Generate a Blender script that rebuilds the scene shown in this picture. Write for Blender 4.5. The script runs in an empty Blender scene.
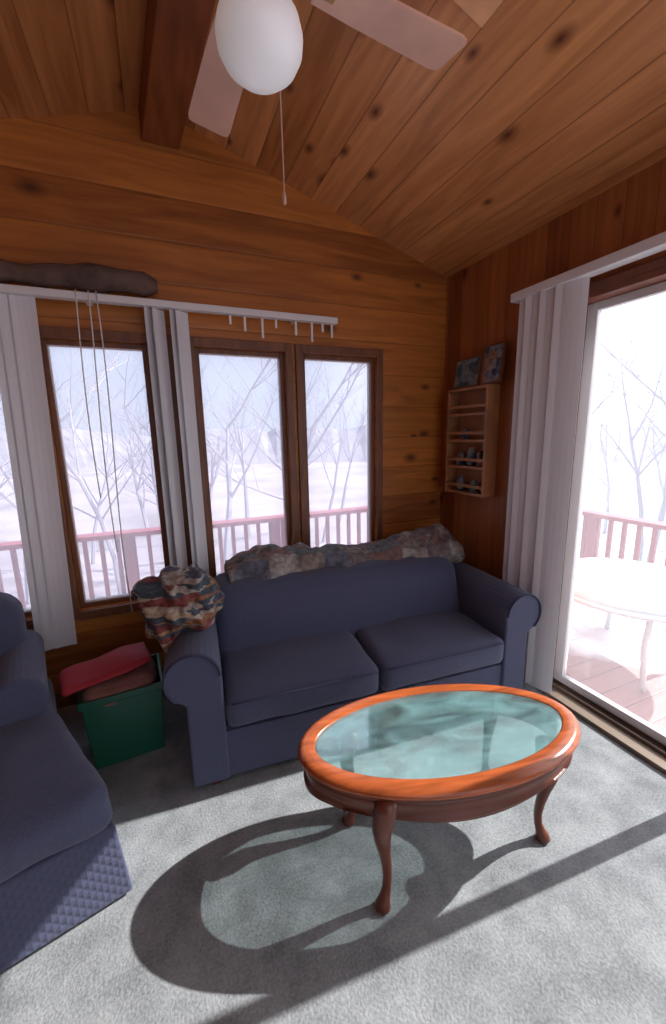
import bpy, bmesh, math, random
from mathutils import Vector, Matrix, noise
random.seed(7)
S=bpy.context.scene
# ---------------------------------------------------------------- helpers
def newmat(name):
    m=bpy.data.materials.new(name); m.use_nodes=True
    nt=m.node_tree; b=nt.nodes['Principled BSDF']
    return m,nt,b
def pmat(name,col,rough=.6,bump=0,bscale=50,var=0,vscale=8,metal=0,spec=.5,sheen=0,stretch=None):
    m,nt,b=newmat(name)
    b.inputs['Base Color'].default_value=(*col,1); b.inputs['Roughness'].default_value=rough
    b.inputs['Metallic'].default_value=metal; b.inputs['Specular IOR Level'].default_value=spec
    if sheen: b.inputs['Sheen Weight'].default_value=sheen
    tc=nt.nodes.new('ShaderNodeTexCoord')
    src=tc.outputs['Object']
    if stretch:
        mp=nt.nodes.new('ShaderNodeMapping'); mp.inputs['Scale'].default_value=stretch
        nt.links.new(src,mp.inputs[0]); src=mp.outputs[0]
    if bump:
        n=nt.nodes.new('ShaderNodeTexNoise'); n.inputs['Scale'].default_value=bscale; n.inputs['Detail'].default_value=4
        bp=nt.nodes.new('ShaderNodeBump'); bp.inputs['Strength'].default_value=bump; bp.inputs['Distance'].default_value=.01
        nt.links.new(src,n.inputs['Vector']); nt.links.new(n.outputs['Fac'],bp.inputs['Height']); nt.links.new(bp.outputs[0],b.inputs['Normal'])
    if var:
        n=nt.nodes.new('ShaderNodeTexNoise'); n.inputs['Scale'].default_value=vscale; n.inputs['Detail'].default_value=5
        nt.links.new(src,n.inputs['Vector'])
        r=nt.nodes.new('ShaderNodeValToRGB')
        r.color_ramp.elements[0].position=.3; r.color_ramp.elements[1].position=.7
        r.color_ramp.elements[0].color=(*[c*(1-var) for c in col],1)
        r.color_ramp.elements[1].color=(*[min(1,c*(1+var)) for c in col],1)
        nt.links.new(n.outputs['Fac'],r.inputs[0]); nt.links.new(r.outputs[0],b.inputs['Base Color'])
    return m
def plank(name,across,along,width,dark,light,rough=.45,knots=.85,seam=.5,snow=False):
    m,nt,b=newmat(name); N=nt.nodes.new; L=nt.links.new
    tc=N('ShaderNodeTexCoord'); sp=N('ShaderNodeSeparateXYZ'); L(tc.outputs['Object'],sp.inputs[0])
    def math_(op,a,bb=None,clamp=False):
        n=N('ShaderNodeMath'); n.operation=op; n.use_clamp=clamp
        for i,v in enumerate((a,bb)):
            if v is None: continue
            if isinstance(v,(int,float)): n.inputs[i].default_value=v
            else: L(v,n.inputs[i])
        return n.outputs[0]
    A=sp.outputs[across]; B=sp.outputs[along]
    a=math_('DIVIDE',A,width); fl=math_('FLOOR',a); fr=math_('FRACT',a)
    wn=N('ShaderNodeTexWhiteNoise'); wn.noise_dimensions='1D'; L(fl,wn.inputs['W'])
    off=math_('MULTIPLY',wn.outputs['Value'],17.3)
    Bo=math_('ADD',B,off)
    cv=N('ShaderNodeCombineXYZ'); L(math_('MULTIPLY',A,14),cv.inputs[0]); L(math_('MULTIPLY',Bo,1.3),cv.inputs[1]); L(off,cv.inputs[2])
    ns=N('ShaderNodeTexNoise'); ns.inputs['Scale'].default_value=1.2; ns.inputs['Detail'].default_value=4; ns.inputs['Distortion'].default_value=1.2
    L(cv.outputs[0],ns.inputs['Vector'])
    mix=N('ShaderNodeValToRGB'); e=mix.color_ramp.elements
    e[0].position=.2; e[0].color=(*dark,1); e[1].position=.8; e[1].color=(*light,1)
    t=math_('ADD',math_('MULTIPLY',ns.outputs['Fac'],.8),math_('MULTIPLY',math_('SUBTRACT',wn.outputs['Value'],.3),.35))
    L(t,mix.inputs[0]); col=mix.outputs[0]
    def darken(col,fac,c):
        mx=N('ShaderNodeMix'); mx.data_type='RGBA'; mx.blend_type='MIX'
        L(fac,mx.inputs[0]); L(col,mx.inputs[6]); mx.inputs[7].default_value=(*c,1); return mx.outputs[2]
    if knots:
        cv2=N('ShaderNodeCombineXYZ'); L(math_('MULTIPLY',A,6),cv2.inputs[0]); L(math_('MULTIPLY',Bo,3.4),cv2.inputs[1])
        vo=N('ShaderNodeTexVoronoi'); vo.voronoi_dimensions='2D'; vo.inputs['Scale'].default_value=1; L(cv2.outputs[0],vo.inputs['Vector'])
        sc=N('ShaderNodeSeparateColor'); L(vo.outputs['Color'],sc.inputs[0])
        keep=math_('GREATER_THAN',sc.outputs[0],knots)
        size=math_('ADD',3.4,math_('MULTIPLY',sc.outputs[1],4))
        k=math_('MULTIPLY',math_('SUBTRACT',1,math_('MULTIPLY',vo.outputs['Distance'],size),True),keep)
        col=darken(col,math_('MULTIPLY',k,1.1,True),(dark[0]*.35,dark[1]*.25,dark[2]*.25))
    edge=math_('MINIMUM',fr,math_('SUBTRACT',1,fr))
    sm=math_('LESS_THAN',edge,.018)
    col=darken(col,math_('MULTIPLY',sm,seam),(dark[0]*.3,dark[1]*.25,dark[2]*.25))
    if snow:
        n2=N('ShaderNodeTexNoise'); n2.inputs['Scale'].default_value=1.6; n2.inputs['Detail'].default_value=3; L(tc.outputs['Object'],n2.inputs['Vector'])
        f=math_('MULTIPLY',math_('ADD',math_('SUBTRACT',n2.outputs['Fac'],.5),math_('MULTIPLY',math_('SUBTRACT',sp.outputs[0],2.75),.55)),5,True)
        col=darken(col,f,(.8,.82,.86))
    L(col,b.inputs['Base Color']); b.inputs['Roughness'].default_value=rough
    bp=N('ShaderNodeBump'); bp.inputs['Strength'].default_value=.3; bp.inputs['Distance'].default_value=.005
    L(math_('MINIMUM',math_('MULTIPLY',edge,20),1),bp.inputs['Height']); L(bp.outputs[0],b.inputs['Normal'])
    return m
def link(o,parent=None):
    S.collection.objects.link(o)
    if parent is not None: o.parent=parent
    return o
def empty(name,loc=(0,0,0),rz=0):
    e=bpy.data.objects.new(name,None); e.location=loc; e.rotation_euler=(0,0,rz); e.empty_display_size=.1
    return link(e)
def mesh(name,verts,faces,mat,parent=None,smooth=False,loc=None,rot=None,bevel=0,subd=0):
    me=bpy.data.meshes.new(name); me.from_pydata([tuple(v) for v in verts],[],faces); 
    bm=bmesh.new(); bm.from_mesh(me); bmesh.ops.recalc_face_normals(bm,faces=bm.faces); bm.to_mesh(me); bm.free()
    me.materials.append(mat)
    if smooth:
        for p in me.polygons: p.use_smooth=True
    o=bpy.data.objects.new(name,me); link(o,parent)
    if loc: o.location=loc
    if rot: o.rotation_euler=rot
    if bevel:
        b=o.modifiers.new('b','BEVEL'); b.width=bevel; b.segments=3; b.limit_method='ANGLE'
    return o
def boxdata(boxes):
    V=[];F=[]
    for (x0,x1,y0,y1,z0,z1) in boxes:
        n=len(V)
        V+=[(x0,y0,z0),(x1,y0,z0),(x1,y1,z0),(x0,y1,z0),(x0,y0,z1),(x1,y0,z1),(x1,y1,z1),(x0,y1,z1)]
        F+=[tuple(n+i for i in f) for f in [(0,3,2,1),(4,5,6,7),(0,1,5,4),(1,2,6,5),(2,3,7,6),(3,0,4,7)]]
    return V,F
def boxes(name,bs,mat,parent=None,bevel=0,**k):
    V,F=boxdata(bs); return mesh(name,V,F,mat,parent,bevel=bevel,**k)
def extrude(name,poly,axis,a0,a1,mat,parent=None,bevel=0,smooth=False,**k):
    n=len(poly)
    def P(p,a): return {'x':(a,p[0],p[1]),'y':(p[0],a,p[1]),'z':(p[0],p[1],a)}[axis]
    V=[P(p,a0) for p in poly]+[P(p,a1) for p in poly]
    F=[tuple(range(n)),tuple(range(2*n-1,n-1,-1))]+[(i,(i+1)%n,n+(i+1)%n,n+i) for i in range(n)]
    return mesh(name,V,F,mat,parent,bevel=bevel,smooth=smooth,**k)
def lathe(name,prof,mat,parent=None,loc=(0,0,0),seg=40,sx=1,sy=1):
    V=[];F=[];n=len(prof)
    for i in range(seg):
        a=2*math.pi*i/seg
        for r,z in prof: V.append((loc[0]+r*math.cos(a)*sx,loc[1]+r*math.sin(a)*sy,loc[2]+z))
    for i in range(seg):
        j=(i+1)%seg
        for k in range(n-1): F.append((i*n+k,j*n+k,j*n+k+1,i*n+k+1))
    F.append(tuple(i*n for i in range(seg))); F.append(tuple(i*n+n-1 for i in range(seg)))
    return mesh(name,V,F,mat,parent,smooth=True)
def sweep(name,pts,rad,mat,parent=None,seg=12,squash=1,data=False,base=None):
    V=[];F=[];n=len(pts)
    for i,p in enumerate(pts):
        p=Vector(p); d=(Vector(pts[min(i+1,n-1)])-Vector(pts[max(i-1,0)])).normalized()
        u=d.cross(Vector((0,1,0.01))); 
        if u.length<.1: u=d.cross(Vector((1,0,0)))
        u.normalize(); w=d.cross(u)
        for k in range(seg):
            a=2*math.pi*k/seg; V.append(p+rad[i]*(u*math.cos(a)+w*math.sin(a)*squash))
    for i in range(n-1):
        for k in range(seg): F.append((i*seg+k,i*seg+(k+1)%seg,(i+1)*seg+(k+1)%seg,(i+1)*seg+k))
    F.append(tuple(range(seg))); F.append(tuple((n-1)*seg+k for k in range(seg)))
    if data: return V,F
    return mesh(name,V,F,mat,parent,smooth=True)
def rbox(name,x0,x1,y0,y1,z0,z1,r,mat,parent=None,puff=0,wr=0,n=16,seed=0,lean=0,xform=None):
    c=Vector(((x0+x1)/2,(y0+y1)/2,(z0+z1)/2)); h=Vector(((x1-x0)/2,(y1-y0)/2,(z1-z0)/2))
    bm=bmesh.new(); bmesh.ops.create_cube(bm,size=2)
    bmesh.ops.subdivide_edges(bm,edges=bm.edges[:],cuts=n,use_grid_fill=True)
    for v in bm.verts:
        q=Vector([math.copysign(abs(v.co[i])**.6,v.co[i]) for i in range(3)])
        p=Vector([q[i]*h[i] for i in range(3)])
        inn=Vector([max(-(h[i]-r),min(h[i]-r,p[i])) for i in range(3)])
        d=p-inn
        if d.length>1e-6: p=inn+d.normalized()*r
        u=q
        pf=puff
        p.z+=pf*(1-u.x**2)*(1-u.y**2)*(1 if q.z>0 else -.3)
        p.y+=(-pf*.6)*(1-u.x**2)*(1-u.z**2)*(1 if q.y<0 else -.3)
        if wr: 
            k=wr*noise.noise((p+c)*7+Vector((seed,0,0))); p+=d.normalized()*k if d.length>1e-6 else Vector()
        p.y+=lean*p.z
        v.co=c+p
        if xform: v.co=xform(v.co)
    me=bpy.data.meshes.new(name); bm.to_mesh(me); bm.free(); me.materials.append(mat)
    for p in me.polygons: p.use_smooth=True
    return link(bpy.data.objects.new(name,me),parent)
# ---------------------------------------------------------------- materials
M_gable=plank('pine_gable','Z','X',.21,(.24,.068,.011),(.62,.222,.038),seam=.4,knots=.82)
M_ceil=plank('pine_ceiling','X','Y',.16,(.38,.135,.040),(.84,.385,.15),rough=.36,seam=.5,knots=.78)
M_wallR=plank('pine_wall','Y','Z',.13,(.21,.060,.017),(.43,.15,.045),seam=.35,knots=.88)
M_beam=pmat('beam_wood',(.26,.075,.022),.5,.2,30,.3,6,stretch=(4,.6,4))
M_trimw=pmat('window_wood',(.17,.060,.023),.45,.1,40,.3,8,stretch=(4,4,.7))
M_trimr=pmat('red_brown_wood',(.19,.06,.03),.45,.1,40,.3,8)
M_white=pmat('white_vinyl',(.74,.73,.74),.45)
M_slat=pmat('blind_vane',(.68,.67,.70),.55,.05,200)
M_alu=pmat('bronze_track',(.20,.15,.11),.4,metal=.3)
M_blue=pmat('blue_upholstery',(.057,.064,.122),.85,.35,420,.15,120,sheen=.15)
M_blue2=pmat('blue_piping',(.036,.040,.08),.85)
M_oak=pmat('honey_oak',(.36,.085,.025),.22,.05,60,.35,5,stretch=(1,8,8))
M_cherry=pmat('cherry_wood',(.13,.034,.017),.3,.05,60,.25,6)
M_green=pmat('green_plastic',(.010,.085,.05),.4)
M_red=pmat('red_fabric',(.34,.015,.025),.7,.2,100)
M_pink=pmat('pink_towel',(.25,.11,.09),.9,.4,200)
M_shelf=pmat('shelf_wood',(.36,.16,.07),.45,.1,60,.2,8)
M_blade=pmat('fan_blade',(.76,.47,.36),.4,.03,60,.1,6)
M_log=pmat('driftwood',(.12,.075,.06),.9,.8,18,.5,9)
M_deck=plank('deck_boards','Y','X',.14,(.30,.12,.11),(.42,.20,.18),knots=0,seam=1,snow=True)
M_rail=pmat('red_railing',(.30,.06,.08),.6)
M_snow=pmat('snow',(.85,.87,.9),.8,.3,8)
M_tree=pmat('hazed_bark',(.42,.40,.46),.9)  # pale bluish grey: outdoor haze is put into the tree colour
M_chain=pmat('chain_metal',(.55,.38,.32),.5)
M_brass=pmat('brass',(.5,.32,.15),.35,metal=1)
M_cord=pmat('cord',(.75,.73,.7),.7)
# carpet
M_carpet,nt,b=newmat('carpet')
tc=nt.nodes.new('ShaderNodeTexCoord')
n1=nt.nodes.new('ShaderNodeTexNoise'); n1.inputs['Scale'].default_value=120; n1.inputs['Detail'].default_value=3
n2=nt.nodes.new('ShaderNodeTexNoise'); n2.inputs['Scale'].default_value=7; n2.inputs['Detail'].default_value=7; n2.inputs['Roughness'].default_value=.65
for n in (n1,n2): nt.links.new(tc.outputs['Object'],n.inputs['Vector'])
ad=nt.nodes.new('ShaderNodeMath'); ad.operation='MULTIPLY_ADD'; ad.inputs[1].default_value=.4
nt.links.new(n1.outputs['Fac'],ad.inputs[0]); 
m2=nt.nodes.new('ShaderNodeMath'); m2.operation='MULTIPLY'; m2.inputs[1].default_value=.6; nt.links.new(n2.outputs['Fac'],m2.inputs[0]); nt.links.new(m2.outputs[0],ad.inputs[2])
rp=nt.nodes.new('ShaderNodeValToRGB'); rp.color_ramp.elements[0].position=.36; rp.color_ramp.elements[0].color=(.155,.165,.172,1)
rp.color_ramp.elements[1].position=.64; rp.color_ramp.elements[1].color=(.315,.330,.338,1)
nt.links.new(ad.outputs[0],rp.inputs[0]); nt.links.new(rp.outputs[0],b.inputs['Base Color'])
bp=nt.nodes.new('ShaderNodeBump'); bp.inputs['Strength'].default_value=.4; bp.inputs['Distance'].default_value=.008
nt.links.new(n1.outputs['Fac'],bp.inputs['Height']); nt.links.new(bp.outputs[0],b.inputs['Normal']); b.inputs['Roughness'].default_value=.95
b.inputs['Specular IOR Level'].default_value=.15
# glass
def glassmat(name,tint,gloss=.08,diff=None,dfac=0,haze=0,fres=.35):
    m=bpy.data.materials.new(name); m.use_nodes=True; nt=m.node_tree; nt.nodes.clear(); N=nt.nodes.new; L=nt.links.new
    out=N('ShaderNodeOutputMaterial'); t=N('ShaderNodeBsdfTransparent'); t.inputs[0].default_value=(*tint,1)
    g=N('ShaderNodeBsdfGlossy'); g.inputs['Roughness'].default_value=.04
    fr=N('ShaderNodeLayerWeight'); fr.inputs[0].default_value=.25
    mu=N('ShaderNodeMath'); mu.operation='MULTIPLY_ADD'; mu.inputs[1].default_value=fres; mu.inputs[2].default_value=gloss
    mu.use_clamp=True
    L(fr.outputs['Fresnel'],mu.inputs[0])
    base=t.outputs[0]
    if haze:
        d=N('ShaderNodeBsdfTranslucent'); d.inputs[0].default_value=(.86,.92,1,1)
        mx=N('ShaderNodeMixShader'); mx.inputs[0].default_value=haze; L(t.outputs[0],mx.inputs[1]); L(d.outputs[0],mx.inputs[2]); base=mx.outputs[0]
    if diff:
        d=N('ShaderNodeBsdfDiffuse'); d.inputs[0].default_value=(*diff,1)
        tc=N('ShaderNodeTexCoord'); mp=N('ShaderNodeMapping'); mp.inputs['Scale'].default_value=(3,9,1); mp.inputs['Rotation'].default_value=(0,0,.4)
        ns=N('ShaderNodeTexNoise'); ns.inputs['Scale'].default_value=1.2; ns.inputs['Distortion'].default_value=1.5
        L(tc.outputs['Object'],mp.inputs[0]); L(mp.outputs[0],ns.inputs['Vector'])
        r=N('ShaderNodeMapRange'); r.inputs['From Min'].default_value=.35; r.inputs['From Max'].default_value=.7
        r.inputs['To Min'].default_value=dfac*.5; r.inputs['To Max'].default_value=dfac*1.8; L(ns.outputs['Fac'],r.inputs[0])
        mx=N('ShaderNodeMixShader'); L(r.outputs[0],mx.inputs[0]); L(t.outputs[0],mx.inputs[1]); L(d.outputs[0],mx.inputs[2]); base=mx.outputs[0]
    mx=N('ShaderNodeMixShader'); L(mu.outputs[0],mx.inputs[0]); L(base,mx.inputs[1]); L(g.outputs[0],mx.inputs[2]); L(mx.outputs[0],out.inputs[0])
    return m
M_glass=glassmat('hazy_screened_glass',(.96,.97,1),.02,haze=.26)  # haze stands for insect screens and imitates the overexposed veil outside
M_dglass=glassmat('door_glass',(.97,.98,1),.02,haze=.06)  # slight translucent haze imitates the blown-out view through the door
M_tglass=glassmat('table_glass',(.90,.985,.98),.03,(.36,.66,.68),.15,fres=.45)  # pale diffuse streaks mixed in, standing for window and sky reflections
M_globe,nt,b=newmat('opal_globe'); b.inputs['Base Color'].default_value=(.85,.86,.9,1); b.inputs['Roughness'].default_value=.35
b.inputs['Emission Color'].default_value=(1,.97,.95,1); b.inputs['Emission Strength'].default_value=.15
def patchmat(name,cols,scale=(9,9,9),kind='CHEBYCHEV',rnd=1,det=0):
    m,nt,b=newmat(name); N=nt.nodes.new; L=nt.links.new
    tc=N('ShaderNodeTexCoord'); mp=N('ShaderNodeMapping'); mp.inputs['Scale'].default_value=scale; L(tc.outputs['Object'],mp.inputs[0])
    vo=N('ShaderNodeTexVoronoi'); vo.distance=kind; vo.inputs['Scale'].default_value=1; vo.inputs['Randomness'].default_value=rnd
    src=mp.outputs[0]
    if det:
        ns=N('ShaderNodeTexNoise'); ns.inputs['Scale'].default_value=.8; L(src,ns.inputs['Vector'])
        va=N('ShaderNodeVectorMath'); va.operation='MULTIPLY_ADD'; L(ns.outputs['Color'],va.inputs[0]); va.inputs[1].default_value=(det,)*3; L(src,va.inputs[2]); src=va.outputs[0]
    L(src,vo.inputs['Vector']); sc=N('ShaderNodeSeparateColor'); L(vo.outputs['Color'],sc.inputs[0])
    r=N('ShaderNodeValToRGB'); r.color_ramp.interpolation='CONSTANT'
    for i,c in enumerate(cols):
        if i<2: e=r.color_ramp.elements[i]; e.position=i/len(cols)
        else: e=r.color_ramp.elements.new(i/len(cols))
        e.color=(*c,1)
    L(sc.outputs[0],r.inputs[0])
    n=N('ShaderNodeTexNoise'); n.inputs['Scale'].default_value=60; bp=N('ShaderNodeBump'); bp.inputs['Strength'].default_value=.4; bp.inputs['Distance'].default_value=.01
    L(tc.outputs['Object'],n.inputs['Vector']); L(n.outputs['Fac'],bp.inputs['Height']); L(bp.outputs[0],b.inputs['Normal'])
    n3=N('ShaderNodeTexNoise'); n3.inputs['Scale'].default_value=35; L(tc.outputs['Object'],n3.inputs['Vector'])
    r3=N('ShaderNodeMapRange'); r3.inputs['From Min'].default_value=.3; r3.inputs['From Max'].default_value=.7; r3.inputs['To Min'].default_value=.6; r3.inputs['To Max'].default_value=1.4; L(n3.outputs['Fac'],r3.inputs[0])
    mm=N('ShaderNodeVectorMath'); mm.operation='SCALE'; L(r.outputs[0],mm.inputs[0]); L(r3.outputs[0],mm.inputs['Scale'])
    L(mm.outputs[0],b.inputs['Base Color']); b.inputs['Roughness'].default_value=.9
    return m
M_quilt=patchmat('patchwork',[(.15,.12,.12),(.22,.19,.17),(.17,.10,.09),(.11,.115,.15),(.20,.16,.14),(.13,.145,.15),(.28,.25,.23)],(6,8,8),rnd=.45)
M_throw=patchmat('multicolour_knit',[(.24,.10,.05),(.05,.07,.09),(.38,.30,.22),(.18,.045,.045),(.28,.17,.08),(.06,.06,.09),(.34,.29,.25)],(5,5,42),'EUCLIDEAN',.9,1.6)
M_pic=patchmat('print_art',[(.08,.14,.18),(.16,.2,.22),(.05,.08,.1),(.25,.25,.22)],(12,12,12))
M_pic2=patchmat('print_art_b',[(.10,.15,.24),(.22,.22,.24),(.05,.06,.1),(.25,.14,.09)],(30,30,22))
# ---------------------------------------------------------------- room
XL,XR,XC,YB,YF=-1.67,1.97,.15,2.5,-1.8
EZ,AZ=2.56,3.12; SL=(AZ-EZ)/(XR-XC)
boxes('floor',[(XL-.12,XR+.12,YF,YB+.12,-.1,0)],M_carpet)
WS,WH=.56,2.0
wins=[(-1.13,-.60),(-.50,-.01),(.23,.76),(.87,1.40)]
bs=[(XL,XR,YB,YB+.12,0,WS)]
xs=[XL]+[v for w in wins for v in w]+[XR]
for i in range(0,len(xs),2): bs.append((xs[i],xs[i+1],YB,YB+.12,WS,WH))
V,F=boxdata(bs)
pg=[(XL,WH),(XR,WH),(XR,EZ),(XC,AZ),(XL,EZ)]; n=len(V)
V+=[(p[0],YB,p[1]) for p in pg]+[(p[0],YB+.12,p[1]) for p in pg]
F+=[tuple(n+i for i in range(5)),tuple(n+5+i for i in range(4,-1,-1))]+[(n+i,n+(i+1)%5,n+5+(i+1)%5,n+5+i) for i in range(5)]
mesh('wall_back',V,F,M_gable)
DY0,DY1,DH=-.55,1.52,2.14
boxes('wall_right',[(XR,XR+.12,DY1,YB+.12,0,EZ),(XR,XR+.12,DY0,DY1,DH,EZ),(XR,XR+.12,YF,DY0,0,EZ)],M_wallR)
boxes('wall_left',[(XL-.12,XL,YF,YB+.12,0,EZ)],M_wallR)
boxes('shade_wall_front',[(XL-.12,-.2,YF-.12,YF,0,EZ)],M_wallR)  # partial wall out of view, added to darken the left ceiling
extrude('ceiling',[(XC,AZ),(XR+.4,AZ-SL*(XR+.4-XC)),(XR+.4,AZ-SL*(XR+.4-XC)+.1),(XC,AZ+.12),(XL-.4,AZ-SL*(XC-XL+.4)+.1),(XL-.4,AZ-SL*(XC-XL+.4))],'y',YF,YB+.3,M_ceil)
def bx(x,y): return x+.10*(YB-y)
V=[(bx(x,y),y,z) for y in (0,YB) for (x,z) in ((.06,2.96),(.24,2.96),(.24,3.11),(.06,3.11))]
mesh('ceiling_beam',V,[(0,1,2,3),(4,5,6,7),(0,1,5,4),(1,2,6,5),(2,3,7,6),(3,0,4,7)],M_beam,bevel=.006)
hx0,hx1,hy0,hy1=.82,1.11,.95,1.27
def cz(x): return AZ-SL*(x-XC)
V=[(x,y,cz(x)-d) for d in (.0,.018) for (x,y) in ((hx0,hy0),(hx1,hy0),(hx1,hy1),(hx0,hy1))]
mesh('ceiling_hatch',V,[(0,1,2,3),(4,5,6,7),(0,1,5,4),(1,2,6,5),(2,3,7,6),(3,0,4,7)],pmat('hatch_pine',(.80,.44,.22),.5,.1,40,.2,5),bevel=.003)
boxes('baseboard_back',[(XL,XR,YB-.015,YB,0,.09)],M_trimw)
boxes('baseboard_right',[(XR-.015,XR,DY1+.1,YB-.02,0,.09)],M_trimw)
for i,(a,c) in enumerate(wins):
    e=empty('window_%d'%(i+1),((a+c)/2,YB,WS)); ox=(a+c)/2
    w=(c-a)/2; h=WH-WS; t=.028
    boxes('casing',[(-w-.045,-w,-.02,.0,-.05,h+.05),(w,w+.045,-.02,.0,-.05,h+.05),(-w,w,-.02,.0,h,h+.05),(-w,w,-.035,.0,-.05,0)],M_trimw,e,bevel=.003)
    boxes('sash',[(-w,-w+t,.02,.08,0,h),(w-t,w,.02,.08,0,h),(-w+t,w-t,.02,.08,h-t,h),(-w+t,w-t,.02,.08,0,t)],M_trimw,e,bevel=.004)
    boxes('glass',[(-w+t,w-t,.045,.05,t,h-t)],M_glass,e)
boxes('trim_1',[(-.01+.046,.23-.046,YB-.022,YB,WS-.05,WH+.05)],M_trimw,bevel=.003)
# sliding door
d=empty('door_1',(XR,0,0))
boxes('jambs',[(-.02,.12,DY1-.04,DY1,0,DH),(-.02,.12,DY0,DY0+.04,0,DH),(-.02,.12,DY0+.04,DY1-.04,DH-.03,DH)],M_trimr,d,bevel=.003)
boxes('casing',[(-.02,0,DY1,DY1+.07,0,DH+.04),(-.02,0,DY0-.07,DY0,0,DH+.04),(-.02,0,DY0,DY1,DH,DH+.04)],M_trimr,d,bevel=.003)
boxes('track',[(-.06,.12,DY0+.04,DY1-.04,0,.022),(.02,.03,DY0+.04,DY1-.04,.022,.04),(.075,.085,DY0+.04,DY1-.04,.022,.04)],M_alu,d,bevel=.002)
def panel(y0,y1,x,nm):
    s=.055
    boxes(nm+'_frame',[(x,x+.035,y0,y0+s,.04,DH-.03),(x,x+.035,y1-s,y1,.04,DH-.03),(x,x+.035,y0+s,y1-s,.04,.085),(x,x+.035,y0+s,y1-s,DH-.07,DH-.03)],M_white,d,bevel=.004)
    boxes(nm+'_glass',[(x+.015,x+.02,y0+s,y1-s,.085,DH-.07)],M_dglass,d)
panel(.63,DY1-.04,.068,'fixed'); panel(DY0+.04,.69,.015,'sliding')
boxes('handle',[(-.03,.015,.645,.67,.95,1.15)],M_white,d,bevel=.004)
# ---------------------------------------------------------------- blinds
def slats(e,items,z0,z1,w,swing=(0,0)):
    for k,(p,ang) in enumerate(items):
        V=[];n=5
        ca,sa=math.cos(ang),math.sin(ang)
        for zi,z in enumerate((z0,z1)):
            for off in (0,.0015):
                for j in range(n):
                    s=(j/(n-1)-.5)*w; cdep=.006*(1-(2*j/(n-1)-1)**2)+off
                    X,Y=(s*ca-cdep*sa,s*sa+cdep*ca)
                    V.append((p[0]+X+(swing[0] if zi==0 else 0),p[1]+Y+(swing[1] if zi==0 else 0),z))
        F=[]
        for j in range(n-1):
            F+=[(j,j+1,2*n+j+1,2*n+j),(n+j,n+j+1,3*n+j+1,3*n+j)]
        F+=[(0,n,3*n,2*n),(n-1,2*n-1,4*n-1,3*n-1)]
        mesh('vane_%d'%(k+1),V,F,M_slat,e,smooth=False)
e=empty('window_vertical_blinds',(0,0,0))
yb=YB-.09
boxes('headrail',[(-1.5,1.07,yb-.03,yb+.02,2.16,2.195)],M_white,e,bevel=.004)
boxes('brackets',[(x,x+.03,yb+.02,YB,2.165,2.19) for x in (-1.3,-.27,.8)],M_white,e)
slats(e,[((-1.2,yb),.5),((-1.1,yb),.5),((-.60,yb),.45),((-.565,yb),.25),((-.52,yb),.1)],.40,2.16,.10,(-.045,0))
e2=empty('window_blind_vanes',(0,0,0))
slats(e2,[((.02,yb),.9),((.06,yb),.8),((.14,yb),.9),((.175,yb),.7)],.42,2.157,.085)
for k,x in enumerate((.42,.5,.6,.68,.8,.9,.97,1.03)):
    boxes('hanger_%d'%k,[(x,x+.012,yb-.012,yb-.004,2.16-.05-.03*(k%3),2.158)],M_white,e2)
for k,(x,dz) in enumerate(((-.30,1.2),(-.255,.9),(-.22,.55))):
    V,F=sweep('c',[(x+.012*math.sin(z*3+k),yb-.04,z) for z in [2.2-(2.2-dz)*i/12 for i in range(13)]],[.003]*13,M_cord,data=True,seg=6)
    mesh('cord_%d'%k,V,F,M_cord,e2,smooth=True)
e=empty('door_vertical_blinds',(0,0,0))
boxes('headrail',[(XR-.12,XR-.05,DY0-.1,1.80,2.19,2.235)],M_white,e,bevel=.004)
boxes('brackets',[(XR-.05,XR,y,y+.03,2.195,2.225) for y in (1.75,.5,-.4)],M_white,e)
its=[((XR-.09,1.43+.044*k),math.pi/2+(.6 if k%2 else .35)) for k in range(7)]
slats(e,its,.04,2.19,.105)
pts=[];rad=[]
for i in range(24):
    t=i/23; x=-1.35+1.42*t
    pts.append((x,YB-.075,2.268+.008*math.sin(t*9))); rad.append((.054+.009*math.sin(t*17)+.006*math.sin(t*41))*(1 if .04<t<.96 else .6))
V,F=sweep('l',pts,rad,M_log,seg=14,data=True)
V=[Vector(v)+Vector((0,noise.noise(Vector(v)*9)*.02,noise.noise(Vector(v)*11+Vector((5,0,0)))*.02)) for v in V]
V=[Vector((v.x,min(v.y,YB-.003),max(v.z,2.197))) for v in V]
mesh('driftwood_log',V,F,M_log,smooth=True)
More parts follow.
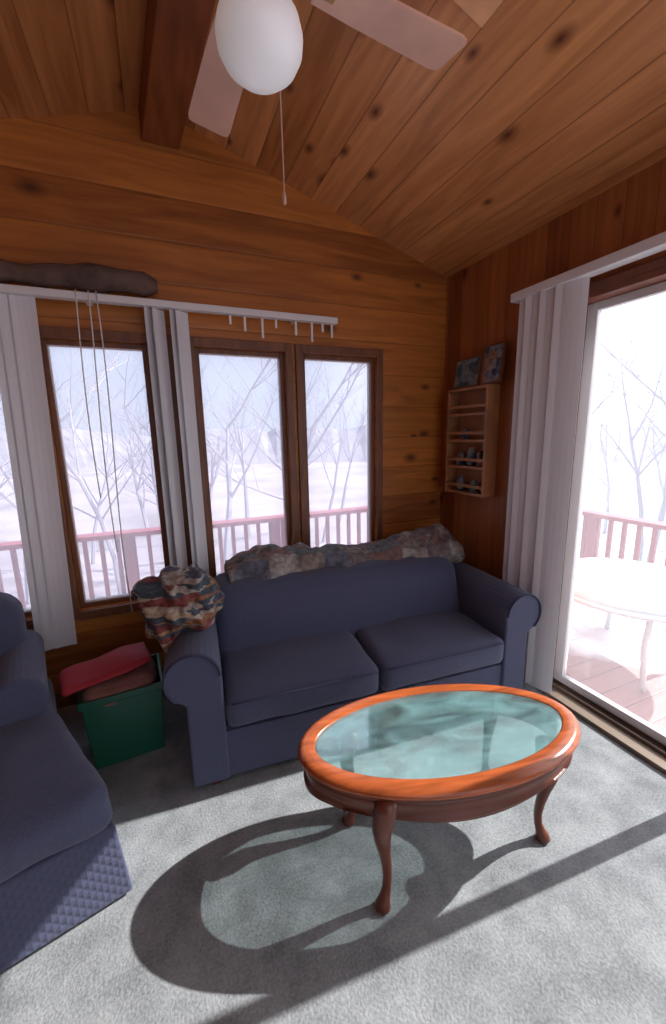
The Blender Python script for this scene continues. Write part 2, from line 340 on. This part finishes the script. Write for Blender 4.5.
# ---------------------------------------------------------------- sofa
def arm_poly(side,w=.13,h=.66,r=.095,oc=.02):
    pts=[(0,.03),(w,.03),(w,h-2*r+.0)]
    cx,cy=w*.5+oc,h-r
    for k in range(17):
        a=math.radians(-50+ (230)*k/16); pts.append((cx+r*math.cos(a),cy+r*math.sin(a)))
    pts.append((0,h-r-.06))
    return [(side*x,z) for x,z in pts]
def sofa(name,loc,rz,W,D,ncush,armh=.65,backh=.725):
    e=empty(name,loc,rz); aw=.15; r=.115; oc=.04
    boxes('base',[(aw+.0,W-aw-.0,.03,D-.05,.06,.27)],M_blue,e,bevel=.015)
    boxes('skirt',[(aw+.0,W-aw-.0,.015,.03,.03,.255)],M_blue,e,bevel=.006)
    for s,x0,nm in ((-1,aw+.03,'arm_left'),(1,W-aw-.03,'arm_right')):
        poly=[(x0+px,pz) for px,pz in arm_poly(s,w=aw,h=armh,r=r,oc=oc)]
        extrude(nm,poly,'y',0,D-.06,M_blue,e,bevel=.012)
        cx=x0+s*(aw*.5+oc)
        V,F=sweep('p',[(cx+(r-.007)*math.cos(a),-.003,armh-r+(r-.007)*math.sin(a)) for a in [math.radians(-50+230*k/20) if s>0 else math.radians(230-230*k/20) for k in range(21)]],[.005]*21,M_blue2,data=True,seg=8)
        mesh(nm+'_piping',V,F,M_blue2,e,smooth=True)
        boxes(nm+'_foot',[(x0+s*.06-.02,x0+s*.06+.02,.03,.07,0,.03),(x0+s*.06-.02,x0+s*.06+.02,D-.15,D-.11,0,.03)],M_cherry,e)
    cw=(W-2*aw-.06)/ncush
    for k in range(ncush):
        x=aw+.03+k*cw
        rbox('seat_cushion_%d'%(k+1),x+.003,x+cw-.003,-.015,D-.24,.27,.42,.04,M_blue,e,puff=.02,wr=.01,seed=k*5)
        V,F=sweep('p',[(x+.03+(cw-.06)*i/12,-.024-.012*(1-(i/6-1)**2),.403+.008*(1-(i/6-1)**2)) for i in range(13)],[.004]*13,M_blue2,data=True,seg=8)
        mesh('cushion_piping_%d'%(k+1),V,F,M_blue2,e,smooth=True)
    rbox('backrest',aw+.02,W-aw-.02,D-.47,D-.08,.1,backh,.08,M_blue,e,puff=.02,wr=.01,n=20,lean=.18)
    return e
so=sofa('sofa',(-.03,1.575,0),math.radians(-4.5),1.81,.84,2)
V=[];F=[];nx,nu=90,26
for i in range(nx+1):
    t=i/nx; x=.25+1.50*t
    for j in range(nu+1):
        a=math.pi*(1.10-1.20*j/nu)
        bulk=.105+.03*math.sin(t*6.3+.6)+(.05 if t>.62 else 0)*min(1,(t-.62)*8 if t>.62 else 0)
        if t<.12: bulk*=.45+.55*t/.12
        if t>.93: bulk*=.35+.65*(1-t)/.07
        y=.70+ .155*math.cos(a); z=.695+bulk*max(0,math.sin(a))-(.02*(1 if math.sin(a)<0 else 0)) 
        p=Vector((x,y,z)); q=noise.noise(Vector((x*7,a*1.5,1)))*.045+noise.noise(Vector((x*17,a*3,4)))*.024
        p+=Vector((0,math.cos(a),max(.2,math.sin(a))))*q
        V.append(p)
for i in range(nx):
    for j in range(nu): F.append((i*(nu+1)+j,(i+1)*(nu+1)+j,(i+1)*(nu+1)+j+1,i*(nu+1)+j+1))
q=mesh('patchwork_quilt',V,F,M_quilt,None,smooth=True,loc=(-.015,1.575,0),rot=(0,0,math.radians(-4.5)))
sd=q.modifiers.new('sol','SOLIDIFY'); sd.thickness=.02; sd.offset=1
bm=bmesh.new(); bmesh.ops.create_icosphere(bm,subdivisions=6,radius=1)
for v in bm.verts:
    n=v.co.normalized()
    k=1+.22*noise.noise(n*1.6+Vector((3,1,0)))+.11*math.sin(9*n.x+5*n.z+3*noise.noise(n*2))*.8+.05*noise.noise(n*9)
    v.co=Vector((n.x*.195*k,n.y*.25*k,n.z*.145*k))
    if v.co.z<-.06: v.co.z=-.06+(v.co.z+.06)*.8; 
    if v.co.x<-.05 and v.co.z<0: v.co.z*=1.8; 
me=bpy.data.meshes.new('knitted_throw'); bm.to_mesh(me); bm.free(); me.materials.append(M_throw)
for p in me.polygons: p.use_smooth=True
o=link(bpy.data.objects.new('knitted_throw',me)); o.location=(.025,2.0,.715)
# ---------------------------------------------------------------- chaise
rz=math.radians(14)
M_quiltblue,nt,b=newmat('quilted_blue')
b.inputs['Base Color'].default_value=(.057,.064,.122,1); b.inputs['Roughness'].default_value=.85; b.inputs['Sheen Weight'].default_value=.15
tc=nt.nodes.new('ShaderNodeTexCoord')
def wv(rot):
    mp=nt.nodes.new('ShaderNodeMapping'); mp.inputs['Rotation'].default_value=(0,rot,0)
    w=nt.nodes.new('ShaderNodeTexWave'); w.inputs['Scale'].default_value=13; w.bands_direction='X'
    nt.links.new(tc.outputs['Object'],mp.inputs[0]); nt.links.new(mp.outputs[0],w.inputs['Vector']); return w.outputs['Fac']
mn=nt.nodes.new('ShaderNodeMath'); mn.operation='MINIMUM'; nt.links.new(wv(.785),mn.inputs[0]); nt.links.new(wv(-.785),mn.inputs[1])
bp=nt.nodes.new('ShaderNodeBump'); bp.inputs['Strength'].default_value=.35; bp.inputs['Distance'].default_value=.006
nt.links.new(mn.outputs[0],bp.inputs['Height']); nt.links.new(bp.outputs[0],b.inputs['Normal'])
e=empty('chaise_lounge',(-.235,1.275,0),rz); CW=.95
tp=lambda y: .21*max(0,min(y,.6))
def taper(v):
    k=(v.x+CW)/CW
    return Vector((v.x-tp(v.y)*k,v.y,v.z))
V=[]
for z,o_ in ((.012,.015),(.14,.003),(.27,-.008)):
    V+=[(o_,-o_,z),(o_-tp(.56),.56,z),(-CW-o_,.56,z),(-CW-o_,-o_,z)]
F=[]
for k in range(2):
    for i in range(4): F.append((k*4+i,k*4+(i+1)%4,k*4+4+(i+1)%4,k*4+4+i))
F+=[(0,1,2,3),(8,9,10,11)]
mesh('skirt',V,F,M_quiltblue,e,bevel=.01)
rbox('seat_cushion',-CW+.0,.0,0,.9,.26,.425,.05,M_blue,e,puff=.025,wr=.012,n=20,seed=4,xform=taper)
boxes('base',[(-CW+.02,-.17,.5,1.12,.03,.3)],M_blue,e,bevel=.01)
for s,x0,nm in ((1,-.31,'arm_right'),(-1,-CW+.15,'arm_left')):
    poly=[(x0+px,pz) for px,pz in arm_poly(s,w=.13,h=.60,r=.09)]
    extrude(nm,poly,'y',.54,1.08,M_blue,e,bevel=.014)
rbox('backrest',-CW+.02,-.19,.86,1.10,.1,.80,.09,M_blue,e,puff=.03,n=18,lean=.12)
# ---------------------------------------------------------------- green tub
tb=empty('storage_tub',(-.27,2.03,0),math.radians(4))
prof=lambda s,z:[(-.165*s,-.14*s,z),(.165*s,-.14*s,z),(.165*s,.14*s,z),(-.165*s,.14*s,z)]
V=prof(.88,0)+prof(1,.33)+prof(1.07,.33)+prof(1.07,.365)+prof(.97,.365)+prof(.86,.02)
F=[(0,1,2,3)]
for k in range(5):
    for i in range(4): F.append((k*4+i,k*4+(i+1)%4,k*4+4+(i+1)%4,k*4+4+i))
F.append((20,21,22,23))
mesh('tub_body',V,F,M_green,tb,bevel=.01)
rbox('towel',-.15,.15,-.12,.12,.28,.395,.04,M_pink,tb,puff=.02,wr=.03)
o=rbox('red_cushion',-.19,.19,-.09,.10,-.02,.02,.019,M_red,None,puff=.012,wr=.02); o.location=(-.32,2.0,.445); o.rotation_euler=(.05,-.12,.20)
# ---------------------------------------------------------------- coffee table
TR=-13
ct=empty('coffee_table',(.844,1.02,0),math.radians(TR))
def ell_ring(name,prof,a,bx,mat,seg=96,wave=None):
    V=[];F=[];n=len(prof)
    for i in range(seg):
        t=2*math.pi*i/seg; c,s=math.cos(t),math.sin(t)
        nrm=Vector((c/a,s/bx,0)).normalized()
        for k,(o_,z) in enumerate(prof):
            zz=z+(wave(t,k) if wave else 0)
            V.append((a*c+nrm.x*o_,bx*s+nrm.y*o_,zz))
    for i in range(seg):
        j=(i+1)%seg
        for k in range(n): F.append((i*n+k,j*n+k,j*n+(k+1)%n,i*n+(k+1)%n))
    return mesh(name,V,F,mat,ct,smooth=True)
A_,B_=.520,.256
ell_ring('top_rim',[(-.056,.438),(-.056,.4475),(-.050,.45),(-.02,.452),(-.010,.449),(0,.442),(.004,.434),(0,.425),(-.01,.42),(-.056,.42)],A_,B_,M_oak)
ell_ring('top_moulding',[(-.05,.42),(-.012,.42),(-.006,.413),(-.012,.405),(-.05,.403)],A_,B_,M_cherry)
ell_ring('apron',[(-.045,.405),(-.022,.403),(-.020,.375),(-.024,.35),(-.014,.342),(-.016,.333),(-.03,.322),(-.045,.322)],A_,B_,M_cherry,
   wave=lambda t,k:(-.012*math.cos(4*t) if k in(5,6,7) else 0))
n=80
V=[]
for z in (.441,.447): V+=[((A_-.055)*math.cos(2*math.pi*i/n),(B_-.055)*math.sin(2*math.pi*i/n),z) for i in range(n)]
F=[tuple(range(n)),tuple(range(2*n-1,n-1,-1))]+[(i,(i+1)%n,n+(i+1)%n,n+i) for i in range(n)]
mesh('glass_inset',V,F,M_tglass,ct)
for k,(sx,sy) in enumerate(((1,1),(1,-1),(-1,1),(-1,-1))):
    a=math.radians(9); lx,ly=sx*.315,sy*.145
    bx_=lx*math.cos(a)-ly*math.sin(a)+.018; by_=lx*math.sin(a)+ly*math.cos(a)
    dx,dy=sx*.83,sy*.56
    path=[(.0,.41,.036),(.004,.37,.036),(.014,.34,.034),(.022,.31,.031),(.020,.27,.026),(.010,.22,.020),(-.001,.16,.0165),(-.006,.11,.0145),(-.003,.07,.0145),(.006,.04,.017),(.014,.022,.023),(.017,.010,.026),(.016,.0,.020)]
    sweep('leg_%d'%(k+1),[(bx_+dx*o_,by_+dy*o_,z) for o_,z,r in path],[r for _,_,r in path],M_cherry,ct,seg=16)
# ---------------------------------------------------------------- wall shelf
SY=2.14
e=empty('wall_shelf',(XR,SY,0))
D_=.10; y0,y1=-.19,.19
bs=[(-D_,0,y0,y0+.018,1.08,1.78),(-D_,0,y1-.018,y1,1.08,1.78),(-.012,0,y0+.018,y1-.018,1.08,1.78)]
for z in (1.08,1.255,1.43,1.60,1.762): bs.append((-D_,-.012,y0+.018,y1-.018,z,z+.018))
for z in (1.13,1.305,1.48,1.65): bs.append((-D_,-D_+.01,y0+.018,y1-.018,z,z+.02))
boxes('shelf_frame',bs,M_shelf,e,bevel=.002)
k=empty('shelf_trinkets',(XR-.055,SY,0))
for j,(yy,z,h,m) in enumerate(((-.11,1.273,.10,M_pic2),(-.02,1.273,.12,M_pic),(.08,1.273,.09,M_pic2),(-.06,1.098,.08,M_pic),(.07,1.098,.1,M_pic2),(.05,1.448,.07,M_pic2))):
    lathe('jar_%d'%j,[(.001,0),(.028,0),(.03,h*.5),(.026,h*.8),(.016,h*.88),(.018,h),(.001,h)],m,k,(0,yy,z),seg=20)
def frame(name,y,z,w,h,tilt,mat,fm):
    e=empty(name,(XR-.07,y,z)); e.rotation_euler=(0,tilt,0)
    boxes('picture',[(-.004,.008,-w/2+.012,w/2-.012,.012,h-.012)],mat,e)
    boxes('frame',[(-.01,.01,-w/2,-w/2+.014,0,h),(-.01,.01,w/2-.014,w/2,0,h),(-.01,.01,-w/2+.014,w/2-.014,0,.014),(-.01,.01,-w/2+.014,w/2-.014,h-.014,h)],fm,e,bevel=.002)
frame('picture_frame',2.19,1.781,.24,.20,.15,M_pic,M_trimw)
frame('picture_frame',1.97,1.781,.17,.24,.12,M_pic2,M_trimw)
# ---------------------------------------------------------------- ceiling fan
fx,fy=.328,1.18
f=empty('ceiling_fan',(fx,fy,0))
lathe('canopy',[(.001,2.958),(.07,2.958),(.065,2.93),(.03,2.89),(.012,2.885),(.012,2.80),(.05,2.79),(.11,2.765),(.125,2.72),(.125,2.66),(.10,2.625),(.06,2.60),(.06,2.565),(.001,2.565)],M_white,f)
lathe('globe',[(.001,2.395),(.03,2.396),(.065,2.405),(.092,2.427),(.106,2.453),(.109,2.48),(.102,2.51),(.084,2.537),(.06,2.552),(.058,2.57),(.001,2.57)],M_globe,f)
for k in range(4):
    g=mesh('blade_%d'%(k+1),[(x,y*1.12,z) for z in (.0,.007) for x,y in ((.17,-.05),(.30,-.058),(.60,-.068),(.625,-.062),(.63,-.05),(.63,.05),(.625,.062),(.60,.068),(.30,.058),(.17,.05))],
       [tuple(range(10)),tuple(range(19,9,-1))]+[(i,(i+1)%10,10+(i+1)%10,10+i) for i in range(10)],M_blade,f,loc=(0,0,2.65))
    g.rotation_euler=(Matrix.Rotation(math.radians(4+90*k),3,'Z')@Matrix.Rotation(math.radians(9),3,'X')).to_euler()
    b_=boxes('blade_iron_%d'%(k+1),[(.09,.22,-.02,.02,-.006,0)],M_brass,f,loc=(0,0,2.65)); b_.rotation_euler=g.rotation_euler
V,F=sweep('c',[(.06,.07,2.66),(.075,.09,2.62),(.078,.092,2.5),(.078,.092,2.2)],[.002]*4,M_chain,data=True,seg=6)
mesh('pull_chain',V,F,M_chain,f)
lathe('chain_pull',[(.001,0),(.005,.004),(.006,.02),(.003,.035),(.001,.036)],M_chain,f,(.078,.092,2.165),seg=12)
# ---------------------------------------------------------------- outside
boxes('deck',[(XR+.13,4.1,-3,4.1,-.22,-.12),(-5,XR+.12,YB+.13,4.1,-.22,-.12)],M_deck)
r=[]
for y in [-3+1.4*i for i in range(6)]+[4.0]: r.append((4.0,4.09,y,y+.09,-.12,.62))
for x in [-4.6+1.4*i for i in range(6)]: r.append((x,x+.09,4.0,4.09,-.12,.62))
r+=[(3.97,4.12,-3,4.1,.62,.66),(-5,3.97,3.97,4.12,.62,.66),(4.02,4.07,-3,4.0,-.02,.03),(-5,4.0,4.02,4.07,-.02,.03)]
y=-3
while y<4: r.append((4.03,4.06,y,y+.035,.03,.62)); y+=.13
x=-5
while x<4: r.append((x,x+.035,4.03,4.06,.03,.62)); x+=.13
boxes('deck_railing',r,M_rail)
pt=empty('patio_table',(2.94,1.62,-.118))
lathe('table_top',[(.001,.51),(.54,.51),(.55,.525),(.54,.54),(.001,.54)],M_white,pt)
lathe('snow_cap',[(.001,.541),(.52,.541),(.51,.575),(.44,.60),(.2,.61),(.001,.615)],M_snow,pt)
for k in range(4):
    a=math.pi/4+k*math.pi/2
    sweep('leg_%d'%(k+1),[(.42*math.cos(a),.42*math.sin(a),.51),(.38*math.cos(a),.38*math.sin(a),.27),(.44*math.cos(a),.44*math.sin(a),.006)],[.018]*3,M_white,pt,seg=10)
pc=empty('patio_chair',(3.72,1.80,-.118))
lathe('seat',[(.001,.36),(.16,.36),(.17,.37),(.16,.385),(.001,.385)],M_white,pc)
V=[];F=[];n=32
for xx in (.17,.195): V+=[(xx,.15*math.cos(2*math.pi*i/n),.66+.15*math.sin(2*math.pi*i/n)) for i in range(n)]
F=[tuple(range(n)),tuple(range(2*n-1,n-1,-1))]+[(i,(i+1)%n,n+(i+1)%n,n+i) for i in range(n)]
mesh('round_back',V,F,M_white,pc,bevel=.006)
for k,(sx_,sy_) in enumerate(((1,1),(1,-1),(-1,1),(-1,-1))):
    sweep('leg_%d'%(k+1),[(.11*sx_,.11*sy_,.365),(.15*sx_,.13*sy_,.006)],[.014]*2,M_white,pc,seg=8)
for k,yy in enumerate((-.07,.07)): sweep('post_%d'%(k+1),[(.13,yy,.37),(.175,yy,.56)],[.010]*2,M_white,pc,seg=8)
M_ground=pmat('snowy_ground',(.36,.32,.35),.9,0,8,.3,.25)
mesh('ground',[(-150,-150,-2.6),(150,-150,-2.6),(150,150,-2.6),(-150,150,-2.6)],[(0,1,2,3)],M_ground)
V=[];F=[]
def branch(p,d,L,r,depth):
    seg=5; pts=[Vector(p)]; n=4
    dd=Vector(d)
    for i in range(n):
        dd=(dd+Vector((random.uniform(-.16,.16),random.uniform(-.16,.16),.05))).normalized(); pts.append(pts[-1]+dd*L/n)
    v,f=sweep('',pts,[r*(1-.55*i/n) for i in range(n+1)],None,seg=seg,data=True)
    b0=len(V); V.extend(v); F.extend([tuple(b0+i for i in ff) for ff in f])
    if depth>0:
        for k in range(5 if depth>1 else 4):
            t=random.uniform(.35,1); q=pts[min(n,max(1,int(t*n+.5)))]
            nd=(dd*random.uniform(.5,1)+Vector((random.uniform(-1,1),random.uniform(-1,1),random.uniform(-.1,.6)))).normalized()
            branch(q,nd,L*random.uniform(.45,.65),r*.38,depth-1)
sp=[(-1.3,11.5),(.6,10.2),(1.5,12),(2.9,10.2),(-3.4,12),(4.4,13),(0,14),(-2.4,15),(3,16),(5.5,14),(-5,13),(8,9),(12,6.5),(13,4.4),(12.5,6.5),(11,8),(9,12),(13,1),(14,4),(16,7.5),(16,10),(7,16),(-7,16),(1.6,18),(-.8,19)]
for (x,y) in sp:
    branch((x,y,-2.6),(random.uniform(-.12,.12),random.uniform(-.12,.12),1),random.uniform(3.6,4.6),random.uniform(.07,.12),3)
mesh('bare_trees',V,F,M_tree)
V=[];F=[];N_=120
for i in range(N_+1):
    a=-.3+2.6*i/N_; R=60
    h=2.5+2.5*noise.noise(Vector((i*.12,0,0)))+.8*noise.noise(Vector((i*.9,3,0)))
    V+=[(R*math.cos(a),R*math.sin(a),-2.6),((R+12)*math.cos(a),(R+12)*math.sin(a),h)]
for i in range(N_): F.append((2*i,2*i+2,2*i+3,2*i+1))
mesh('wooded_hill',V,F,pmat('misty_woods',(.30,.28,.33),.95,0,8,.25,.4))
# ---------------------------------------------------------------- light
sun=bpy.data.lights.new('sun','SUN'); sun.energy=10; sun.angle=.010; sun.color=(1,.965,.91)
so_=bpy.data.objects.new('sun',sun); link(so_); so_.rotation_euler=Vector((.57,-.046,.45)).to_track_quat('Z','Y').to_euler(); so_.location=(6,0,6)
w=bpy.data.worlds.new('world'); S.world=w; w.use_nodes=True; nt=w.node_tree; bg=nt.nodes['Background']
N=nt.nodes.new; L=nt.links.new
tc=N('ShaderNodeTexCoord'); sx=N('ShaderNodeSeparateXYZ'); r=N('ShaderNodeValToRGB')
r.color_ramp.elements[0].position=.0; r.color_ramp.elements[0].color=(.68,.74,.88,1); r.color_ramp.elements[1].position=.7; r.color_ramp.elements[1].color=(.56,.68,.93,1)
L(tc.outputs['Generated'],sx.inputs[0]); L(sx.outputs[2],r.inputs[0])
dp=N('ShaderNodeVectorMath'); dp.operation='DOT_PRODUCT'; dp.inputs[1].default_value=Vector((.57,-.046,.30)).normalized(); L(tc.outputs['Generated'],dp.inputs[0])
mr=N('ShaderNodeMapRange'); mr.inputs['From Min'].default_value=.3; mr.inputs['From Max'].default_value=.95; L(dp.outputs['Value'],mr.inputs[0])
mx=N('ShaderNodeMix'); mx.data_type='RGBA'; L(mr.outputs[0],mx.inputs[0]); L(r.outputs[0],mx.inputs[6]); mx.inputs[7].default_value=(2.4,2.4,2.4,1)
L(mx.outputs[2],bg.inputs[0]); bg.inputs[1].default_value=1.25
S.view_settings.view_transform='Standard'; S.view_settings.look='None'; S.view_settings.exposure=0.05
# ---------------------------------------------------------------- camera
cam=bpy.data.cameras.new('camera'); co=bpy.data.objects.new('camera',cam); link(co)
cam.sensor_fit='HORIZONTAL'; cam.sensor_width=36; cam.lens=36*400/666; cam.clip_start=.02
th,yaw,roll=math.radians(11),math.radians(23),math.radians(1.2)
fwd=Vector((math.sin(yaw)*math.cos(th),math.cos(yaw)*math.cos(th),-math.sin(th)))
right=Vector((math.cos(yaw),-math.sin(yaw),0)); up=right.cross(fwd)
R2=right*math.cos(roll)-up*math.sin(roll); U2=up*math.cos(roll)+right*math.sin(roll)
m=Matrix((R2,U2,-fwd)).transposed().to_4x4(); m.translation=Vector((0,0,1.5)); co.matrix_world=m
S.camera=co
